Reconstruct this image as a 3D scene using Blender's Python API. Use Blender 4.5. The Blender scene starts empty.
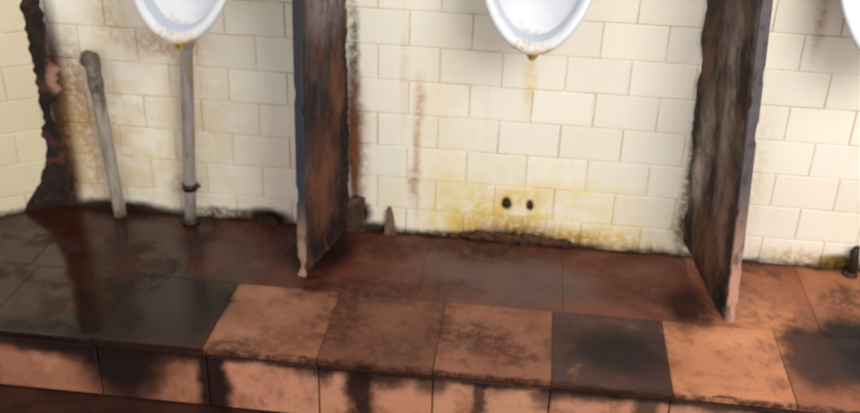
import bpy, bmesh, math, random
from mathutils import Vector, Matrix, noise
random.seed(7)
C=bpy.context.scene.collection
R=math.radians
# ---------------------------------------------------------------- camera
CAM=Vector((0,-2.75,1.536)); PITCH,YAW,ROLL,FPX=R(27.4),R(6.0),R(1.8),977.0
cp,sp,cw,sw=math.cos(PITCH),math.sin(PITCH),math.cos(YAW),math.sin(YAW)
FWD=Vector((-sw*cp,cw*cp,-sp)); RT=Vector((cw,sw,0)); UP=RT.cross(FWD)
R2=math.cos(ROLL)*RT+math.sin(ROLL)*UP; U2=-math.sin(ROLL)*RT+math.cos(ROLL)*UP
def ray(px,py): return FWD+R2*((px-430)/FPX)-U2*((py-206.5)/FPX)
def P(px,py,y):
    d=ray(px,py); return CAM+d*((y-CAM.y)/d.y)
def W(px,py): return P(px,py,0)
def F(px,py,z=0):
    d=ray(px,py); return CAM+d*((z-CAM.z)/d.z)
cd=bpy.data.cameras.new('camera'); cam=bpy.data.objects.new('camera',cd); C.objects.link(cam)
M=Matrix((R2,U2,-FWD)).transposed().to_4x4(); M.translation=CAM; cam.matrix_world=M
cd.sensor_width=36; cd.lens=FPX*36/860; cd.clip_start=.01
cd.dof.use_dof=True; cd.dof.focus_distance=1.6; cd.dof.aperture_fstop=4.2
bpy.context.scene.camera=cam
bpy.context.scene.view_settings.view_transform='Standard'
# ---------------------------------------------------------------- helpers
def lin(c):
    return tuple(((v/255)/12.92 if v/255<=.04045 else ((v/255+.055)/1.055)**2.4) for v in c)+(1,)
def obj(name,bm,mats,parent=None,smooth=False,kind=None):
    me=bpy.data.meshes.new(name); bm.to_mesh(me); bm.free()
    for m in (mats if isinstance(mats,(list,tuple)) else [mats]): me.materials.append(m)
    if smooth:
        for p in me.polygons: p.use_smooth=True
    o=bpy.data.objects.new(name,me); C.objects.link(o)
    if parent: o.parent=parent
    if kind: o['kind']=kind
    return o
def tag(o,label,cat,group=None):
    o['label']=label; o['category']=cat
    if group: o['group']=group
    return o
def thing(name,label,cat,loc=(0,0,0),group=None):
    o=bpy.data.objects.new(name,None); o.empty_display_size=.05; C.objects.link(o); o.location=loc
    return tag(o,label,cat,group)
class NT:
    def __init__(s,name):
        s.m=bpy.data.materials.new(name); s.m.use_nodes=True; s.t=s.m.node_tree
        s.n=s.t.nodes; s.l=s.t.links; s.b=s.n['Principled BSDF']
        s.co=s.n.new('ShaderNodeTexCoord').outputs['Object']
    def lk(s,a,b): s.l.new(a,b)
    def noise(s,scale,detail=4,rough=.6,vec=None,dist=0):
        n=s.n.new('ShaderNodeTexNoise'); n.inputs['Scale'].default_value=scale; n.inputs['Detail'].default_value=detail
        n.inputs['Roughness'].default_value=rough; n.inputs['Distortion'].default_value=dist
        s.lk(vec or s.co,n.inputs['Vector']); return n
    def mapping(s,sc=(1,1,1),vec=None,loc=(0,0,0),rot=(0,0,0),typ='POINT'):
        n=s.n.new('ShaderNodeMapping'); n.vector_type=typ
        n.inputs['Location'].default_value=loc; n.inputs['Rotation'].default_value=rot; n.inputs['Scale'].default_value=sc
        s.lk(vec or s.co,n.inputs['Vector']); return n.outputs[0]
    def mr(s,v,a,b,c=0,d=1,smooth=True):
        n=s.n.new('ShaderNodeMapRange'); n.interpolation_type='SMOOTHSTEP' if smooth else 'LINEAR'
        for i,x in enumerate((a,b,c,d)): n.inputs[i+1].default_value=x
        s.lk(v,n.inputs[0]); return n.outputs[0]
    def math(s,op,a,b):
        n=s.n.new('ShaderNodeMath'); n.operation=op
        for i,x in enumerate((a,b)):
            if isinstance(x,(int,float)): n.inputs[i].default_value=x
            else: s.lk(x,n.inputs[i])
        return n.outputs[0]
    def mix(s,f,a,b,mode='MIX'):
        n=s.n.new('ShaderNodeMix'); n.data_type='RGBA'; n.blend_type=mode
        for k,x in ((0,f),(6,a),(7,b)):
            if isinstance(x,(int,float)): n.inputs[k].default_value=x
            elif isinstance(x,tuple): n.inputs[k].default_value=x
            else: s.lk(x,n.inputs[k])
        return n.outputs[2]
    def sep(s):
        n=s.n.new('ShaderNodeSeparateXYZ'); s.lk(s.co,n.inputs[0]); return n.outputs
    def warp(s,amt,scale=9):
        n=s.noise(scale,5,.65)
        a=s.n.new('ShaderNodeVectorMath'); a.operation='SUBTRACT'; s.lk(n.outputs['Color'],a.inputs[0]); a.inputs[1].default_value=(.5,.5,.5)
        b=s.n.new('ShaderNodeVectorMath'); b.operation='SCALE'; s.lk(a.outputs[0],b.inputs[0]); b.inputs['Scale'].default_value=amt
        c=s.n.new('ShaderNodeVectorMath'); c.operation='ADD'; s.lk(s.co,c.inputs[0]); s.lk(b.outputs[0],c.inputs[1])
        return c.outputs[0]
    def blob(s,vec,c,r,rot=(0,0,0),soft=.6,strength=1,brk=None,hard=1.0):
        v=s.mapping(sc=r,vec=vec,loc=c,rot=rot,typ='TEXTURE')
        n=s.n.new('ShaderNodeVectorMath'); n.operation='LENGTH'; s.lk(v,n.inputs[0])
        m=s.mr(n.outputs['Value'],1+soft*.5,max(0,1-soft*hard),0,strength)
        if brk is not None: m=s.math('MULTIPLY',m,brk)
        return m
    def bump(s,h,st=.3,d=.004):
        n=s.n.new('ShaderNodeBump'); n.inputs['Strength'].default_value=st; n.inputs['Distance'].default_value=d
        s.lk(h,n.inputs['Height']); s.lk(n.outputs[0],s.b.inputs['Normal'])
    def base(s,c): s.lk(c,s.b.inputs['Base Color']) if not isinstance(c,tuple) else setattr(s.b.inputs['Base Color'],'default_value',c)
    def rough(s,r): s.lk(r,s.b.inputs['Roughness']) if not isinstance(r,(int,float)) else setattr(s.b.inputs['Roughness'],'default_value',r)
def pxW(px,py,rx,ry):
    c=W(px,py); a=W(px+rx,py); b=W(px,py+ry)
    return (c.x,0,c.z),(max(.002,abs(a.x-c.x)),50,max(.002,abs(b.z-c.z)))
def pxF(px,py,rx,ry):
    c=F(px,py); a=F(px+rx,py); b=F(px,py+ry)
    return (c.x,c.y,0),(max(.002,abs(a.x-c.x)),max(.002,abs(b.y-c.y)),50)
def apply_blobs(n,col,conv,lst,warps,brks,hard=1.0):
    for (px,py,rx,ry,colr,st,soft,wi,bi) in lst:
        c,r=conv(px,py,rx,ry)
        m=n.blob(warps[wi],c,r,soft=soft,strength=st,brk=brks[bi],hard=hard)
        col=n.mix(m,col,lin(colr))
    return col
# ---------------------------------------------------------------- materials
def wall_mat(name,grout):
    n=NT(name)
    at=n.n.new('ShaderNodeAttribute'); at.attribute_name='tint'
    col=n.mix(n.mr(n.noise(7,5,.7).outputs[0],.4,.6),lin((236,226,202)),lin((204,184,150))) if grout else at.outputs['Color']
    ws=[n.warp(.03,14),n.warp(.1,7)]
    fine=n.mr(n.noise(45,5,.7).outputs[0],.36,.6,.25,1); big=n.mr(n.noise(13,5,.7).outputs[0],.40,.60,.2,1)
    brk=[None,fine,big]
    big0=n.mr(n.noise(3.2,5,.6).outputs[0],.4,.72,0,.22)
    col=n.mix(big0,col,lin((234,218,184)))
    st=n.mr(n.noise(5,4,.6,vec=n.mapping(sc=(9,1,.7))).outputs[0],.55,.8,0,.2)
    col=n.mix(st,col,lin((212,188,154)))
    Y=(228,192,84); B=(104,62,24); K=(28,18,11)
    L=[ (520,215,130,45,(238,218,128),.8,1,1,2),(470,222,45,28,Y,.8,.9,1,2),(600,238,60,13,(218,180,72),.8,.9,1,1),(515,208,40,24,(226,190,92),.7,1,0,2),
      (560,240,50,11,(160,116,44),.85,.7,0,1),(450,190,22,40,(236,218,128),.5,.9,0,1),(510,231,54,15,(170,114,42),.85,.8,0,1),
      (505,241,60,11,B,1,.6,0,0),(518,239,42,11,K,1,.6,0,1),(478,239,20,8,(70,36,16),1,.5,0,0),(552,245,20,8,K,.95,.6,0,1),(440,236,30,8,B,.95,.6,0,1),
      (507,203,5.5,6,K,1,.4,0,0),(530,205,4.5,5.5,(60,30,14),1,.4,0,0),
      (417,150,4.5,64,(186,126,74),.8,.9,0,1),(421,100,5,22,(182,122,72),.6,.9,0,1),(412,182,5,20,(160,100,60),.6,.8,0,1),
      (404,70,5,70,(222,196,150),.45,.9,0,1),(440,110,26,80,(238,222,178),.35,1,1,1),
      (822,18,7,40,(190,150,106),.8,.9,0,1),
      (530,80,7,34,(230,204,124),.65,.9,0,1),
      (353,60,7,80,(62,38,24),.9,.8,0,1),(354,150,9,90,(84,44,24),1,.7,0,0),(360,150,10,70,(150,104,68),.6,.8,0,1),(358,212,14,13,(50,28,17),1,.4,0,0),
      (374,228,22,8,K,.95,.6,0,0),(400,236,60,6,(120,84,36),.95,.6,0,1),
      (700,130,10,140,(50,32,20),.85,.6,0,1),(686,225,14,30,(110,72,32),.9,.8,0,1),(755,180,12,80,(210,186,140),.4,.9,0,1),
      (120,150,110,100,(222,198,146),.6,1,1,2),(100,120,30,80,(206,166,112),.45,1,1,2),(60,110,14,120,(56,34,18),1,.6,0,0),(74,90,14,60,(120,72,40),.75,.8,0,1),(66,180,16,28,(40,24,14),.95,.6,0,0),(84,140,18,70,(190,150,94),.75,.9,0,1),(110,20,20,34,(200,156,96),.55,.9,0,1),
      (190,110,18,90,(212,182,130),.55,.9,0,1),(165,44,46,16,(186,140,82),.75,.9,0,1),(186,186,16,12,(150,106,56),.6,.8,0,1),(215,120,40,60,(226,206,162),.4,1,1,2),
      (268,217,26,10,K,1,.5,0,0),(120,207,60,8,K,.98,.6,0,0),(230,214,50,7,(70,44,20),.95,.6,0,1),
      (840,264,28,10,K,1,.5,0,0),(800,260,60,12,(176,138,62),.8,.8,0,1),(640,250,44,9,(176,138,66),.8,.8,0,1)]
    col=apply_blobs(n,col,pxW,L,ws,brk)
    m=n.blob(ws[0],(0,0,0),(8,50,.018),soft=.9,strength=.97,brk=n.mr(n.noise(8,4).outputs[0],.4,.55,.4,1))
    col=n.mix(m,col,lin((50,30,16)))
    n.base(col); n.rough(.8 if grout else .3)
    n.bump(n.noise(60,4).outputs[0],.12 if not grout else .5,.002)
    return n.m
m_wtile=wall_mat('glazed_tile',False); m_wgrout=wall_mat('tile_grout',True)
y1,y2=-.385,-.718
def floor_mat(name,grout):
    n=NT(name)
    at=n.n.new('ShaderNodeAttribute'); at.attribute_name='tint'
    col=lin((74,42,31)) if grout else at.outputs['Color']
    ws=[n.warp(.06,10),n.warp(.16,7)]
    fine=n.mr(n.noise(30,6,.75).outputs[0],.40,.56,.25,1); big=n.mr(n.noise(9,6,.72).outputs[0],.42,.56,.3,1)
    brk=[None,fine,big]
    back=n.mr(n.sep()[1],y1-.06,y1+.10,.3,1)
    right=n.mr(n.sep()[0],.3,.75,1,.3)
    back=n.math('MULTIPLY',back,right)
    col=n.mix(n.math('MULTIPLY',n.mr(n.noise(4.5,6,.7).outputs[0],.38,.66,.1,.9),back),col,lin((82,43,31)))
    col=n.mix(n.math('MULTIPLY',n.mr(n.noise(9,6,.75,vec=n.mapping(loc=(1,4,2))).outputs[0],.52,.62,0,.7),back),col,lin((110,68,50)))
    col=n.mix(n.mr(n.noise(8,6,.68).outputs[0],.52,.68,0,.6),col,lin((82,46,34)))
    col=n.mix(n.mr(n.noise(22,6,.75).outputs[0],.50,.70,0,.45),col,lin((62,35,26)))
    col=n.mix(n.mr(n.noise(13,6,.7,vec=n.mapping(loc=(4,4,4))).outputs[0],.56,.74,0,.35),col,lin((174,120,90)))
    K=(20,9,7); DR=(50,22,15)
    L=[(70,235,160,50,DR,.95,.6,1,0),(60,290,165,70,(34,15,11),.95,.6,1,2),(158,304,74,38,K,.98,.5,1,0),(30,268,60,26,(56,31,23),.6,.7,1,1),
       (60,332,100,20,K,.9,.6,1,0),(190,250,20,60,(26,12,9),.75,.8,0,2),(118,240,14,40,(30,15,11),.7,.8,0,2),(262,246,50,26,DR,.8,.7,1,2),(212,300,22,40,K,.85,.6,1,0),(240,276,36,9,(56,29,22),.8,.7,0,1),(236,345,36,10,(70,38,28),.8,.7,1,1),  # narrow dark streaks below the pipes: their reflections painted into the floor colour
       (322,250,36,26,K,.92,.6,0,0),(312,280,18,16,K,.8,.7,0,1),(362,290,56,16,(54,27,20),.85,.7,1,1),(390,246,50,14,(66,33,24),.7,.7,1,1),
       (505,276,95,24,(98,76,72),.85,.6,1,0),(545,292,50,10,(84,64,62),.7,.7,1,1),(470,250,70,9,(52,29,23),.8,.8,1,1),(450,288,40,12,(66,40,33),.7,.8,1,1),
       (470,336,50,16,(66,34,25),.85,.7,1,1),(515,354,44,12,(76,40,30),.8,.7,1,1),(338,322,36,32,(70,38,29),.85,.8,1,1),(395,350,40,18,(74,42,32),.75,.8,1,1),(290,338,34,16,(100,60,44),.65,.8,1,1),(250,310,20,14,(110,70,54),.5,.8,1,1),(440,320,18,30,(72,40,30),.7,.8,1,1),
       (662,290,50,14,(70,36,27),.8,.7,1,1),(688,306,26,22,(42,20,14),.9,.6,1,0),(640,272,36,14,(104,60,44),.5,.8,1,1),(770,325,56,28,(208,140,98),.7,.9,1,1),(790,285,60,18,(172,106,74),.7,.8,1,2),(700,345,26,24,(196,132,94),.5,.9,1,1),
       (858,352,54,46,K,1,.5,1,0),(812,356,28,36,(54,28,21),.9,.6,1,0),(848,300,30,14,(60,32,24),.7,.7,1,1),(745,268,50,7,(70,38,28),.7,.7,1,1),
       (612,352,58,24,(32,23,23),.9,.7,1,0),(600,322,40,7,(84,58,48),.7,.8,1,1),(560,340,10,24,(76,48,38),.5,.8,1,1),(728,340,22,10,(208,146,108),.6,.8,0,1)]
    col=apply_blobs(n,col,pxF,L,ws,brk,.8)
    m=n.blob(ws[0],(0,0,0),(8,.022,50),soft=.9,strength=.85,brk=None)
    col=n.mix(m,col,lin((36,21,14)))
    m=n.blob(ws[0],(0,y2,0),(8,.009,50),soft=.9,strength=.9,brk=fine)
    col=n.mix(m,col,lin((48,26,19)))
    n.base(col)
    c,r=pxF(90,275,200,100); wet=n.math('MULTIPLY',n.blob(ws[1],c,r,soft=.5,strength=1),n.mr(n.noise(5,5,.6,vec=n.mapping(loc=(8,1,0))).outputs[0],.40,.50,.25,1))
    def fmix(a,b):
        mx=n.n.new('ShaderNodeMix'); mx.data_type='FLOAT'; n.lk(wet,mx.inputs[0])
        if isinstance(a,float): mx.inputs[2].default_value=a
        else: n.lk(a,mx.inputs[2])
        mx.inputs[3].default_value=b; return mx.outputs[0]
    n.lk(fmix(n.mr(n.noise(5,4).outputs[0],.4,.6,.4,.65),.13),n.b.inputs['Roughness'])
    n.lk(fmix(.2,.45),n.b.inputs['Specular IOR Level'])
    n.bump(n.noise(16,4,.5).outputs[0],.16,.004)
    return n.m
m_ftile=floor_mat('quarry_tile',False); m_fgrout=floor_mat('floor_grout',True)
def riser_mat():
    n=NT('riser_tile'); at=n.n.new('ShaderNodeAttribute'); at.attribute_name='tint'; col=at.outputs['Color']
    w=n.warp(.11,7); w2=n.warp(.05,12)
    col=n.mix(n.mr(n.noise(9,6,.72).outputs[0],.45,.66,0,.7),col,lin((138,80,58)))
    col=n.mix(n.mr(n.noise(7,5,.6,vec=n.mapping(loc=(3,3,3))).outputs[0],.55,.7,0,.5),col,lin((220,164,138)))
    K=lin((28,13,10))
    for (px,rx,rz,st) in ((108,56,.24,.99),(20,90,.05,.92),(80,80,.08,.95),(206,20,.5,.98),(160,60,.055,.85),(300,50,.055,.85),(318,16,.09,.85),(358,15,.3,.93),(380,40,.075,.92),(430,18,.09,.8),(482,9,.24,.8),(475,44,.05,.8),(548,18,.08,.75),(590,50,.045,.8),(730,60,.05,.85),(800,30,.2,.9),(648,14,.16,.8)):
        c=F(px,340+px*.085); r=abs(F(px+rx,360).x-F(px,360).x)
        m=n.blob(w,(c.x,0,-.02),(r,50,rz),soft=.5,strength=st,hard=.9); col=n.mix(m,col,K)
    m=n.blob(w2,(0,0,-.028),(9,50,.021),soft=.7,strength=.97); col=n.mix(m,col,K)  # dark band under the nosing: its shadow, with grime, painted into the tiles
    n.base(col); n.rough(.4); n.bump(n.noise(40,5).outputs[0],.3,.003); return n.m
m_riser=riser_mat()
def simple(name,c1,c2,scale=20,rough=.5,metal=0,bump=.2,lo=.4,hi=.65,sc=(1,1,1),c3=None,s3=6,extra=None):
    n=NT(name); v=n.mapping(sc=sc)
    col=n.mix(n.mr(n.noise(scale,5,.65,vec=v).outputs[0],lo,hi),lin(c1),lin(c2))
    if c3: col=n.mix(n.mr(n.noise(s3,5,.7,vec=v,dist=.6).outputs[0],.5,.62),col,lin(c3))
    if extra: col=extra(n,col)
    n.base(col); n.rough(rough); n.b.inputs['Metallic'].default_value=metal
    n.bump(n.noise(scale*2,5,vec=v).outputs[0],bump,.003); return n.m
m_black=simple('black_grime',(22,14,10),(48,28,18),30,.5,bump=.6)
pk=P(60,80,-.01)
def cornerx(n,col):
    m=n.blob(n.warp(.03,20),(pk.x,pk.y,pk.z),(.046,.5,.062),soft=.4,strength=.97,brk=n.mr(n.noise(30,5,.7).outputs[0],.33,.48,.55,1)); col=n.mix(m,col,lin((166,124,106)))
    q=P(50,50,-.01); m=n.blob(n.warp(.03,20),(q.x,q.y,q.z),(.018,.5,.06),soft=.6,strength=.9); return n.mix(m,col,lin((112,66,44)))
m_corner=simple('crumbled_mortar',(22,14,10),(46,28,19),24,.9,bump=.9,c3=(84,46,30),s3=9,extra=cornerx)
m_rust=simple('rusty_scale',(84,46,20),(32,19,11),50,.85,bump=.6)
m_yellow=simple('yellow_limescale',(214,182,84),(160,110,40),50,.5,bump=.5)
def stain(n,col):
    z=n.sep()[2]
    m=n.math('MULTIPLY',n.mr(z,.055,.0,0,.85),n.mr(n.noise(30,5,.7).outputs[0],.4,.6,.15,1))
    col=n.mix(m,col,lin((208,172,98)))
    m=n.math('MULTIPLY',n.mr(z,.10,.01,0,.6),n.mr(n.noise(18,5,.7,vec=n.mapping(loc=(5,2,1))).outputs[0],.52,.68,0,1))
    return n.mix(m,col,lin((146,102,60)))
m_por=simple('white_porcelain',(222,223,228),(210,212,220),6,.18,bump=0,lo=.4,hi=.7,extra=stain)
m_basin=simple('basin_shaded_glaze',(198,204,216),(186,193,206),6,.2,bump=0,lo=.4,hi=.7)  # greyer, bluer porcelain: shade inside the bowl put into its colour
m_pipe=simple('grey_plastic_pipe',(156,148,146),(124,114,108),14,.5,sc=(3,3,.6),c3=(150,132,104),s3=7)
def dtop(n,col):
    z=n.sep()[2]; m=n.math('MULTIPLY',n.mr(z,.36,.46,0,.92),n.mr(n.noise(20,5,.7).outputs[0],.35,.55,.5,1)); return n.mix(m,col,lin((82,70,62)))
m_pipe2=simple('dirty_beige_pipe',(168,158,146),(138,126,112),14,.6,sc=(3,3,.6),c3=(118,102,84),s3=9,extra=dtop)
m_chip=simple('stained_tile_chip',(120,94,72),(76,54,40),40,.7,bump=.6)
m_chip_dark=simple('dark_tile_chip',(74,48,34),(42,26,18),40,.8,bump=.6,c3=(108,80,60),s3=20)
m_lower=simple('wet_dark_floor',(30,16,12),(56,30,23),9,.3,bump=.3)
m_void=simple('recess_shadow',(20,12,9),(30,18,13),30,.9)
def slab_mat(name,a,b,grey,rust,black,blobs_):
    n=NT(name)
    col=n.mix(n.mr(n.noise(5,5,.62,vec=n.mapping(sc=(1.5,1.5,.9))).outputs[0],.42,.58),lin(a),lin(b))
    col=n.mix(n.mr(n.noise(6,5,.66,vec=n.mapping(sc=(2.4,2.4,.8))).outputs[0],.50,.64,0,.75),col,lin(grey))
    col=n.mix(n.mr(n.noise(4.5,5,.66,vec=n.mapping(sc=(2,2,.9),loc=(2,7,1))).outputs[0],.51,.65,0,.75),col,lin(rust))
    col=n.mix(n.mr(n.noise(5,5,.68,vec=n.mapping(sc=(2.2,2.2,.8),loc=(3,1,5))).outputs[0],.48,.60,0,.92),col,lin(black))
    w=n.warp(.12,8); br=n.mr(n.noise(16,5,.7,vec=n.mapping(sc=(1.6,1.6,.8))).outputs[0],.38,.56,.25,1)
    for (y,z,ry,rz,c,s) in blobs_:
        col=n.mix(n.blob(w,(0,y,z),(50,ry,rz),soft=.8,strength=s,brk=br,hard=.9),col,lin(c))
    n.base(col); n.rough(.8); n.b.inputs['Specular IOR Level'].default_value=.25
    n.bump(n.noise(12,5,.65,vec=n.mapping(sc=(1.8,1.8,.8))).outputs[0],.5,.007); return n.m
m_slabL=slab_mat('dark_stained_slab',(66,48,43),(44,29,25),(90,80,77),(98,58,42),(24,15,13),
   [(-.14,.80,.16,.12,(126,116,114),.95),(-.08,.5,.06,.12,(112,64,46),.8),(-.2,.25,.12,.18,(108,62,44),.8),(-.02,.35,.03,.4,(18,11,9),.9),(-.3,.6,.03,.4,(40,34,40),.8),(-.15,.05,.2,.06,(30,16,12),.9)])
m_slabR=slab_mat('eroded_grey_slab',(90,72,64),(58,43,38),(126,112,104),(106,70,52),(30,20,17),
   [(-.06,.32,.05,.10,(182,166,152),.98),(-.12,.46,.05,.14,(150,134,124),.9),(-.24,.62,.035,.28,(144,130,122),.9),(-.1,.85,.12,.10,(44,34,32),.8),(-.2,.16,.12,.14,(112,68,48),.9),(-.01,.55,.03,.3,(18,11,9),.9),(-.28,.3,.04,.2,(132,100,86),.8),(-.03,.1,.06,.08,(18,11,9),.95),(-.17,.3,.04,.12,(26,17,14),.7)])
def strip_mat(name,top,bot,z0,z1):
    n=NT(name)
    col=n.mix(n.mr(n.sep()[2],z0,z1),lin(bot),lin(top))
    col=n.mix(n.mr(n.noise(14,5,.7,vec=n.mapping(sc=(2,2,.7))).outputs[0],.5,.62,0,.75),col,lin((54,38,35)))
    n.base(col); n.rough(.7); n.bump(n.noise(30,5).outputs[0],.4,.003); return n.m
m_stripL=strip_mat('slab_edge_blue_grey',(46,46,58),(160,126,110),.08,.27)
m_stripR=strip_mat('slab_edge_pale',(86,79,80),(186,142,122),.10,.45)
# ---------------------------------------------------------------- tile fields
def tiles(bm,lay,O,U,V,N,rects,h=.008,b=.003,tilt=.0006,mi=0):
    for (u0,u1,v0,v1,c) in rects:
        vs=[]
        for (ins,hh) in ((0,0),(0,h-b*.7),(b,h)):
            ring=[]
            for (u,v) in ((u0+ins,v0+ins),(u1-ins,v0+ins),(u1-ins,v1-ins),(u0+ins,v1-ins)):
                ring.append(bm.verts.new(O+U*u+V*v+N*(hh+(random.uniform(-tilt,tilt) if ins else 0))))
            vs.append(ring)
        fs=[bm.faces.new(vs[2])]
        for k in range(2):
            for i in range(4): fs.append(bm.faces.new((vs[k][i],vs[k][(i+1)%4],vs[k+1][(i+1)%4],vs[k+1][i])))
        for f in fs:
            f.material_index=mi
            for lp in f.loops: lp[lay]=c
def box(bm,lo,hi,mi=0):
    v=[bm.verts.new((x,y,z)) for z in (lo[2],hi[2]) for y in (lo[1],hi[1]) for x in (lo[0],hi[0])]
    for q in ((0,2,3,1),(4,5,7,6),(0,1,5,4),(2,6,7,3),(0,4,6,2),(1,3,7,5)):
        f=bm.faces.new([v[i] for i in q]); f.material_index=mi
def jit(c,a):
    k=random.uniform(-a,a); return lin(tuple(max(0,min(255,v+k+random.uniform(-a,a)*.3)) for v in c))
TW,TH,G=.186,.108,.0034
cx=W(66,195).x
def bond(u0,u1,v0,v1,off,base):
    r=[];row=0;v=v0
    while v<v1:
        u=u0-TW+(off+row*.5)%1*TW
        while u<u1:
            a,b=max(u,u0),min(u+TW,u1)
            g=G*random.uniform(.7,1.4)
            if b-a>.015: r.append((a+g/2,b-g/2,v+g/2,v+TH-g/2,jit(base,3.5)))
            u+=TW
        row+=1; v+=TH
    return r
X=Vector((1,0,0));Y=Vector((0,1,0));Z=Vector((0,0,1))
XR=1.75; ZT=1.35
bm=bmesh.new(); lay=bm.loops.layers.float_color.new('tint')
tiles(bm,lay,Vector((cx,0.006,-.02)),X,Z,-Y,bond(0,XR-cx,0,ZT,.15,(248,242,228)),b=.0016,h=.007)
box(bm,(cx-.05,0.003,-.3),(XR,.12,ZT+.1),1)
obj('wall_back',bm,[m_wtile,m_wgrout],kind='structure')
A=F(66,201); A.y=0; B=F(0,216); D=(B-A); D.z=0; D.normalize(); Nn=Vector((-D.y,D.x,0)); 
if Nn.dot(CAM-A)<0: Nn=-Nn
bm=bmesh.new(); lay=bm.loops.layers.float_color.new('tint')
LL=1.0
tiles(bm,lay,A-Nn*.006+Z*-.045,D,Z,Nn,bond(0,LL,0,ZT,.6,(228,216,186)),b=.0016,h=.007)
q=[A-Nn*.003-Z*.3,A+D*LL-Nn*.003-Z*.3,A+D*LL-Nn*.12-Z*.3,A-Nn*.12-Z*.3]
lo=[bm.verts.new(p) for p in q]; hi=[bm.verts.new(p+Z*(ZT+.4)) for p in q]
for i in range(4): bm.faces.new((lo[i],lo[(i+1)%4],hi[(i+1)%4],hi[i])).material_index=1
bm.faces.new(hi).material_index=1
obj('wall_left',bm,[m_wtile,m_wgrout],kind='structure')
# crumbling black mortar in the corner
bm=bmesh.new(); nz=200
def rag(z,s): return .45+.8*noise.noise(Vector((s,1,z*4)))+.5*noise.noise(Vector((s,5,z*17)))+.5*noise.noise(Vector((s,9,z*45)))
prev=None
for k in range(nz+1):
    z=-.02+k/nz*(ZT+.02)
    w=.012+.028*max(0,rag(z,2)); w2=.012+.022*max(0,rag(z,11))
    if z<.2: w+=.018*(1-z/.2); w2+=.10*(1-z/.2)**1.3
    dep=.004
    t=(z-pk.z+.08)/.15
    if 0<t<1: w+=.054*math.sin(t*math.pi)**.6*(.8+.5*noise.noise(Vector((3,3,z*40)))); dep=.012
    row=[A+D*w2+Nn*.0012, A+D*w2*.92+Nn*.0035, A+D*w2*.4+Nn*(.004+.003*noise.noise(Vector((z*30,2,2)))), A+Vector((.001,-.008,0)), A+X*w*.45+Vector((0,-dep-.004*abs(noise.noise(Vector((z*26,6,2)))),0)), A+X*w*.94+Vector((0,-dep*.8-.001,0)), A+X*w+Vector((0,-.0012,0))]
    row=[bm.verts.new(p+Z*z+Vector([random.uniform(-.0008,.0008),0,random.uniform(-.001,.001)])) for p in row]
    if prev:
        for i in range(6): bm.faces.new((prev[i],prev[i+1],row[i+1],row[i]))
    prev=row
obj('trim_1',bm,m_corner,kind='structure')
# ---------------------------------------------------------------- stepped platform
bm=bmesh.new(); lay=bm.loops.layers.float_color.new('tint')
fc={-2:(52,30,24),-1:(150,102,78),0:(114,73,56),1:(136,89,68),2:(66,48,44),3:(184,122,88),4:(144,90,66)}
rs=[]
for i in range(-5,8):
    c=fc.get(i,(56,32,25) if i<0 else (110,68,52)); a=-.5+i*.306
    rs.append((a+.0015,a+.3045,y2+random.uniform(-.003,.003),y1-.0015,lin(c)))
bc=[(-2.2,(64,34,28)),(-1.45,(68,36,29)),(-.98,(84,43,34)),(-.62,(104,59,45)),(-.28,(100,68,58)),(.14,(112,68,54)),(.52,(144,88,64)),(.86,(172,110,78)),(1.2,(146,90,64)),(1.8,None)]
for i in range(len(bc)-1):
    rs.append((bc[i][0]+.0008,bc[i+1][0]-.0008,y1+.0008,.0,lin(bc[i][1])))
tiles(bm,lay,Vector((0,0,-.012)),X,Y,Z,rs,h=.012,b=.0010,tilt=.0004)
box(bm,(-2.3,y2+.006,-.026),(1.9,.1,-.0015),1)
obj('floor',bm,[m_ftile,m_fgrout],kind='structure')
bm=bmesh.new(); lay=bm.loops.layers.float_color.new('tint')
yr=y2+.018; HS=.205
box(bm,(-2.3,yr+.012,-HS),(1.9,.1,-.02),1)
rs=[]
for i in range(-6,9):
    a=-.5+i*.306
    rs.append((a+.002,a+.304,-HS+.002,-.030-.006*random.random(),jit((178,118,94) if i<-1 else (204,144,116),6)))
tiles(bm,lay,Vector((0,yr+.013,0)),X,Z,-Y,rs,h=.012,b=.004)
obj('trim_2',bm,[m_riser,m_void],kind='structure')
bm=bmesh.new(); box(bm,(-2.6,-3.4,-HS-.08),(2.2,yr+.013,-HS),0)
obj('floor_lower',bm,m_lower,kind='structure')
# ---------------------------------------------------------------- partitions
def slab(bm,prof,B0,B1,th,side,lean,nz=130,ns=24,ztop=1.35,amp=.004):
    d=(B1-B0); L=d.length; d=d.normalized(); n=Vector((d.y,-d.x,0))*side
    zb,sb=prof; g={}
    for f in (0,1):
        for j in range(nz+1):
            for i in range(ns+1):
                t=i/ns; z0=zb(t); z=z0+(ztop-z0)*j/nz
                s=sb(z)+(L-sb(z))*t
                e=amp*noise.noise(Vector((s*9+f*5,z*7,side*3)))+amp*.6*noise.noise(Vector((s*30,z*20,f*9)))
                thk=th*(.6+.4*min(1,t*3))
                p=B0+d*s+Z*z+n*((thk if f else 0)+e)+X*z*(lean[0]+(lean[1]-lean[0])*t)
                g[f,i,j]=bm.verts.new(p)
    for j in range(nz):
        for i in range(ns):
            bm.faces.new((g[0,i,j],g[0,i+1,j],g[0,i+1,j+1],g[0,i,j+1]))
            bm.faces.new((g[1,i,j],g[1,i,j+1],g[1,i+1,j+1],g[1,i+1,j]))
        for i in (0,ns): bm.faces.new((g[0,i,j],g[0,i,j+1],g[1,i,j+1],g[1,i,j]))
    for i in range(ns):
        for j in (0,nz): bm.faces.new((g[0,i,j],g[0,i+1,j],g[1,i+1,j],g[1,i,j]))
    bmesh.ops.recalc_face_normals(bm,faces=bm.faces)
    return d,n,L
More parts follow.
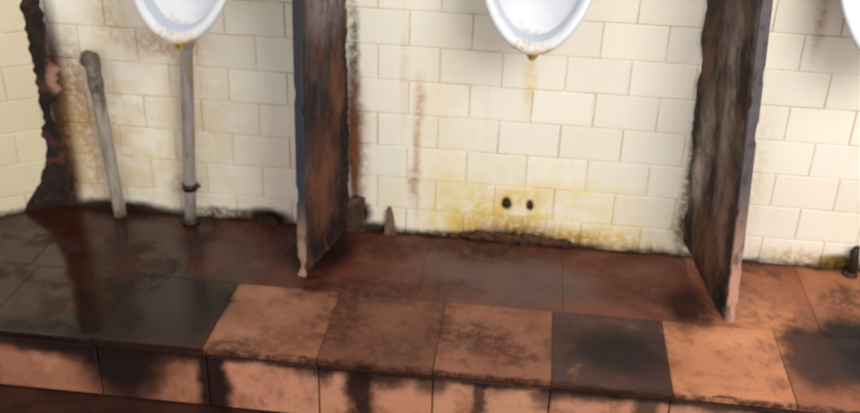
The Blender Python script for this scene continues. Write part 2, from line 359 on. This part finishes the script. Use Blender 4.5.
def edge_strip(B1,d,n,th,lean,zt=1.35,z0=.0,w=.008):
    bm=bmesh.new(); prev=None; N=160
    for k in range(N+1):
        z=z0+(zt-z0)*k/N
        c1=max(0,noise.noise(Vector((z*16,3,n.x)))-.18)*.018; c2=max(0,noise.noise(Vector((z*13,8,n.x+4)))-.18)*.018
        e=.001*noise.noise(Vector((z*50,1,1)))
        pts=[B1+n*(-.002+c1),B1+n*(-.001+c1)+d*(w+e-c1*.4),B1+n*(th+.001-c2)+d*(w+e-c2*.4),B1+n*(th+.002-c2)]
        row=[bm.verts.new(p+Z*z+X*z*lean[1]) for p in pts]
        if prev:
            for i in range(4): bm.faces.new((prev[i],prev[(i+1)%4],row[(i+1)%4],row[i]))
        else: bm.faces.new(row)
        prev=row
    bm.faces.new(prev); bmesh.ops.recalc_face_normals(bm,faces=bm.faces); return bm
def partition(label,backx,fpt,th,side,prof,mat,ms,lean):
    base=Vector((backx,0,0)); t=thing('urinal_partition',label,'partition',base,'slab partitions between the urinals')
    B0=Vector((0,-.002,0)); B1=fpt-base; B1.z=0
    bm=bmesh.new(); d,n,L=slab(bm,prof,B0,B1,th,side,lean)
    obj('panel',bm,mat,t,smooth=True)
    obj('edge_strip',edge_strip(B1,d,n,th,lean),ms,t)
    return t
nzf=lambda a,b,c:noise.noise(Vector((a,b,c)))
fl=F(306,276); fr=F(725,321)
lf=(P(761,0,fr.y)-fr); lr=lf.x/lf.z; bk=W(682,235); lb=(W(703,0)-bk); lbk=lb.x/lb.z
lf=(P(301,0,fl.y)-fl); ll=lf.x/lf.z; bl=W(351,225); lb=(W(348,0)-bl); llb=lb.x/lb.z
partition('dark brown stained slab partition with blue-grey front edge, left of the middle urinal',bl.x-llb*bl.z,fl,.021,1,
  (lambda t:.002+.012*abs(nzf(t*8,1,2)),lambda z:.003+.024*abs(nzf(z*9,3,1))+.018*abs(nzf(z*33,3,5))),m_slabL,m_stripL,(llb,ll))
partition('eroded grey slab partition with pale front edge and broken lower corner, right of the middle urinal',bk.x-lbk*bk.z,fr,.026,-1,
  (lambda t:.001+.055*max(0,1-t*1.25)+.018*abs(nzf(t*9,7,2))*(1-t),lambda z:.004+.030*abs(nzf(z*7,5,1))+.032*max(0,nzf(z*4,9,2))+.026*abs(nzf(z*33,2,7))),m_slabR,m_stripR,(lbk,lr))
# ---------------------------------------------------------------- urinals
def egg(t,k,b=.215,a=.160):
    z=-math.cos(t)*b; x=math.sin(t)*a*(1+.12*z/b)
    return x*k,z*k
def urinal(name,px,py,label):
    tip=P(px,py,-.25)
    t=thing(name,label,'urinal',(tip.x,0,tip.z+.012),'wall-hung bowl urinals')
    b=.215; cz=b
    def ry(zz):
        u=max(0,min(1,(zz)/(2*b))); return .25-.17*u**1.1
    def loft(secs,mat,nm,cap0=False):
        bm=bmesh.new(); N=56; prev=None
        for (k,dz,yk) in secs:
            row=[]
            for i in range(N):
                xx,zz=egg(2*math.pi*i/N,k)
                row.append(bm.verts.new((xx,-ry(zz/k+cz)*yk,zz+cz+dz)))
            if prev:
                for i in range(N): bm.faces.new((prev[i],prev[(i+1)%N],row[(i+1)%N],row[i]))
            prev=row
        if cap0: bm.faces.new(prev)
        bmesh.ops.recalc_face_normals(bm,faces=bm.faces)
        o=obj(nm,bm,mat,t,smooth=True)
        sm=o.modifiers.new('s','SUBSURF'); sm.levels=1; sm.render_levels=1
        return o
    loft([(.55,.08,0.0),(.66,.06,.3),(.82,.03,.62),(.93,.01,.84),(.985,0,.95),(1.0,0,1.0),(.985,0,1.03),(.94,0,1.045),(.89,0,1.035),(.855,0,1.0),(.84,0,.96)],m_por,'bowl')
    o=loft([(.845,0,.97),(.825,0,.84),(.79,0,.58),(.73,.0,.36),(.62,.0,.24),(.42,0.,.20),(.2,0,.18)],m_basin,'basin',True)
    o['label']='shaded bluish inside of the bowl'
    bm=bmesh.new(); prev=None
    for (r,zz) in ((.002,-.022),(.007,-.018),(.011,-.010),(.018,.0),(.028,.012),(.034,.024)):
        row=[bm.verts.new((math.cos(a)*r*1.1,-.232+math.sin(a)*r*.6,zz)) for a in [i*math.pi/8 for i in range(16)]]
        if prev:
            for i in range(16): bm.faces.new((prev[i],prev[(i+1)%16],row[(i+1)%16],row[i]))
        prev=row
    bm.faces.new(prev); bmesh.ops.recalc_face_normals(bm,faces=bm.faces)
    tp=obj('drip_tip',bm,m_yellow,t,smooth=True); tp['label']='rust-yellow crust under the lip'
    bm=bmesh.new(); bmesh.ops.create_circle(bm,cap_ends=True,radius=.016,segments=20)
    bmesh.ops.rotate(bm,verts=bm.verts,matrix=Matrix.Rotation(R(90),3,'X')); bmesh.ops.translate(bm,verts=bm.verts,vec=(0,-.055,cz-.02))
    obj('drain',bm,m_rust,t)
    return t
u2=urinal('urinal',532,60,'white bowl urinal with rust-yellow tip, hung between the two slab partitions')
u1=urinal('urinal',178,49,'white bowl urinal in the left bay, above a straight grey waste pipe')
u3=urinal('urinal',891,76,'white bowl urinal beyond the pale-edged partition, cut off at the right side of the photo')
# ---------------------------------------------------------------- pipes
def tube(bm,pts,r,seg=20,cap=True,irr=0):
    prev=None; ref=None
    for k,p in enumerate(pts):
        a=pts[max(0,k-1)]; b=pts[min(len(pts)-1,k+1)]; d=(b-a).normalized()
        if ref is None: ref=d.orthogonal().normalized()
        u=(ref-d*ref.dot(d)).normalized(); ref=u; v=d.cross(u)
        rr=(r[k] if isinstance(r,(list,tuple)) else r)
        row=[bm.verts.new(p+(u*math.cos(t)+v*math.sin(t))*rr+d*(random.uniform(-irr,irr) if k in (0,len(pts)-1) else 0)) for t in [i*2*math.pi/seg for i in range(seg)]]
        if prev:
            for i in range(seg): bm.faces.new((prev[i],prev[(i+1)%seg],row[(i+1)%seg],row[i]))
        elif cap: bm.faces.new(row)
        prev=row
    if cap: bm.faces.new(prev)
    bmesh.ops.recalc_face_normals(bm,faces=bm.faces)
def lerp(a,b,n): return [a.lerp(b,i/n) for i in range(n+1)]
top=P(186,38,-.06); bot=Vector((P(190,214,-.05).x,-.05,0))
t=thing('waste_pipe','straight grey waste pipe with dark clamp, running down under the left urinal','pipe',bot)
L=lambda v:v-bot
bm=bmesh.new(); tube(bm,[L(p) for p in lerp(bot,top,12)],.0195); obj('pipe_body',bm,m_pipe,t,smooth=True)
d=(top-bot).normalized(); c=P(190,186,-.05); c=bot+d*((c.z)/d.z)
bm=bmesh.new(); tube(bm,[L(c-d*.012),L(c-d*.010),L(c+d*.010),L(c+d*.012)],[.021,.0245,.0245,.021]); o=obj('clamp',bm,m_black,t,smooth=True); o['label']='black corroded clamp'
bm=bmesh.new(); tube(bm,[L(c+Vector((.02,-.005,.002))),L(c+Vector((.034,0,.006)))],.007,10); obj('clamp_bolt',bm,m_rust,o)
bm=bmesh.new(); tube(bm,[L(bot),L(bot+Z*.010),L(bot+Z*.018)],[.030,.027,.020]); obj('floor_collar',bm,m_black,t,smooth=True)
bm=bmesh.new(); tube(bm,[L(top-d*.03),L(top-d*.027),L(top+d*.03),L(top+d*.034)],[.021,.024,.024,.018]); obj('joint_sleeve',bm,m_pipe,t,smooth=True)
# leaning broken pipe with a hooked top
bot=Vector((P(119,203,-.04).x,-.04,0)); tp=P(97,90,-.05)
t=thing('broken_pipe','leaning dirty beige pipe with a dark hooked broken top, beside the black corner','pipe',bot)
h=[P(94,74,-.050),P(93,65,-.046),P(91,58,-.036),P(88,57,-.024),P(86,61,-.012)]
path=lerp(bot,tp,10)+h
bm=bmesh.new(); tube(bm,[L(p) for p in path],[.0205]*11+[.022,.024,.024,.022,.019],irr=.005); obj('pipe_body',bm,m_pipe2,t,smooth=True)
bm=bmesh.new(); dd=(h[0]-tp).normalized(); k0=tp+dd*.02; tube(bm,[L(k0-dd*.018),L(k0-dd*.012),L(k0+dd*.010),L(k0+dd*.018)],[.021,.0235,.0245,.023]); obj('joint_collar',bm,m_pipe2,t,smooth=True)
# pipe stump at far right
bot=Vector((P(852,264,-.03).x,-.035,0))
t=thing('pipe_stump','short dark rusty pipe end standing at the wall foot, far right','pipe',bot)
bm=bmesh.new(); tube(bm,[Vector((0,0,0)),Vector((.003,0,.04)),Vector((-.002,.002,.08)),Vector((.001,.002,.095))],[.017,.014,.015,.010],irr=.008); obj('pipe_body',bm,m_black,t,smooth=True)
bm=bmesh.new(); tube(bm,[Vector((0,0,0)),Vector((0,0,.006)),Vector((0,0,.014))],[.024,.022,.015],irr=.003); obj('floor_collar',bm,m_rust,t,smooth=True)
for (px,py,lb) in ((507,203,'larger dark rusty wall plug below the middle urinal, left of the pair'),(530,205,'smaller dark rusty wall plug below the middle urinal, right of the pair')):
    p=W(px,py); r=.010 if px<520 else .008
    bm=bmesh.new(); tube(bm,[Vector((0,.006,0)),Vector((0,-.006,0)),Vector((0,-.010,0))],[r,r,r*.6],12,irr=.001)
    o=obj('wall_plug',bm,m_rust,smooth=False); o.location=p; tag(o,lb,'wall plug','rusty wall plugs')
def chip(px,pts_px,label,mat,yo=-.014):
    c=W(px,230); pts=[(W(x,y).x-c.x,max(0,W(x,y).z)) for x,y in pts_px]
    zmin=min(z for x,z in pts); zmax=max(z for x,z in pts)-zmin
    bm=bmesh.new()
    a=[bm.verts.new((x,yo+.008*(zz-zmin)/zmax-.010,zz-zmin)) for x,zz in pts]; b=[bm.verts.new((x*.97,yo+.010*(zz-zmin)/zmax,zz-zmin)) for x,zz in pts]
    bm.faces.new(a); bm.faces.new(b[::-1]); n=len(pts)
    for i in range(n): bm.faces.new((a[i],b[i],b[(i+1)%n],a[(i+1)%n]))
    bmesh.ops.recalc_face_normals(bm,faces=bm.faces)
    o=obj('tile_chip',bm,mat); o.location=(c.x,0,0); tag(o,label,'tile chip','broken tile chips at the wall foot'); return o
chip(391,[(385,236),(386,224),(388,207),(391,205),(394,214),(396,226),(397,236)],'narrow grey-brown tile chip leaning on the wall foot in the middle bay',m_chip)
chip(357,[(346,228),(347,212),(350,197),(356,194),(366,197),(365,210),(367,228)],'squarish dark brown tile chip in the corner beside the left partition',m_chip_dark)
chip(268,[(256,226),(257,217),(264,213),(272,215),(280,219),(281,226)],'low dark tile chip at the wall foot left of the brown partition',m_corner)
bm=bmesh.new(); c0=W(510,240)
for i in range(70):
    px=random.gauss(0,.08); r=random.uniform(.006,.021)
    m=bmesh.ops.create_icosphere(bm,subdivisions=2,radius=r)['verts']
    zc=max(.004,.016+.016*noise.noise(Vector((i*.7,2,1))))
    for v in m:
        q=Vector((v.co.x*1.5,v.co.y*.6,v.co.z*.8)); q*=1+.4*noise.noise(q*120+Vector((i,0,0))); v.co=q+Vector((px,-.010,zc))
o=obj('rust_crust',bm,m_rust,smooth=True); o.location=(c0.x,-.004,0); o['kind']='stuff'; tag(o,'lumpy brown rust crust at the wall foot where a drain pipe was','rust crust')
# ---------------------------------------------------------------- light
w=bpy.data.worlds.new('world'); bpy.context.scene.world=w; w.use_nodes=True
w.node_tree.nodes['Background'].inputs[0].default_value=lin((250,245,240)); w.node_tree.nodes['Background'].inputs[1].default_value=.98
def area(name,loc,tgt,size,e,col):
    l=bpy.data.lights.new(name,'AREA'); l.energy=e; l.size=size; l.color=col; l.shape='SQUARE'
    o=bpy.data.objects.new(name,l); C.objects.link(o); o.location=loc
    o.rotation_euler=(Vector(tgt)-Vector(loc)).to_track_quat('-Z','Y').to_euler()
area('offscreen_key_light',(1.5,-2.8,2.3),(.7,0,.45),1.6,82,(1,.99,.95))  # unseen key light, added to brighten the wall from front right
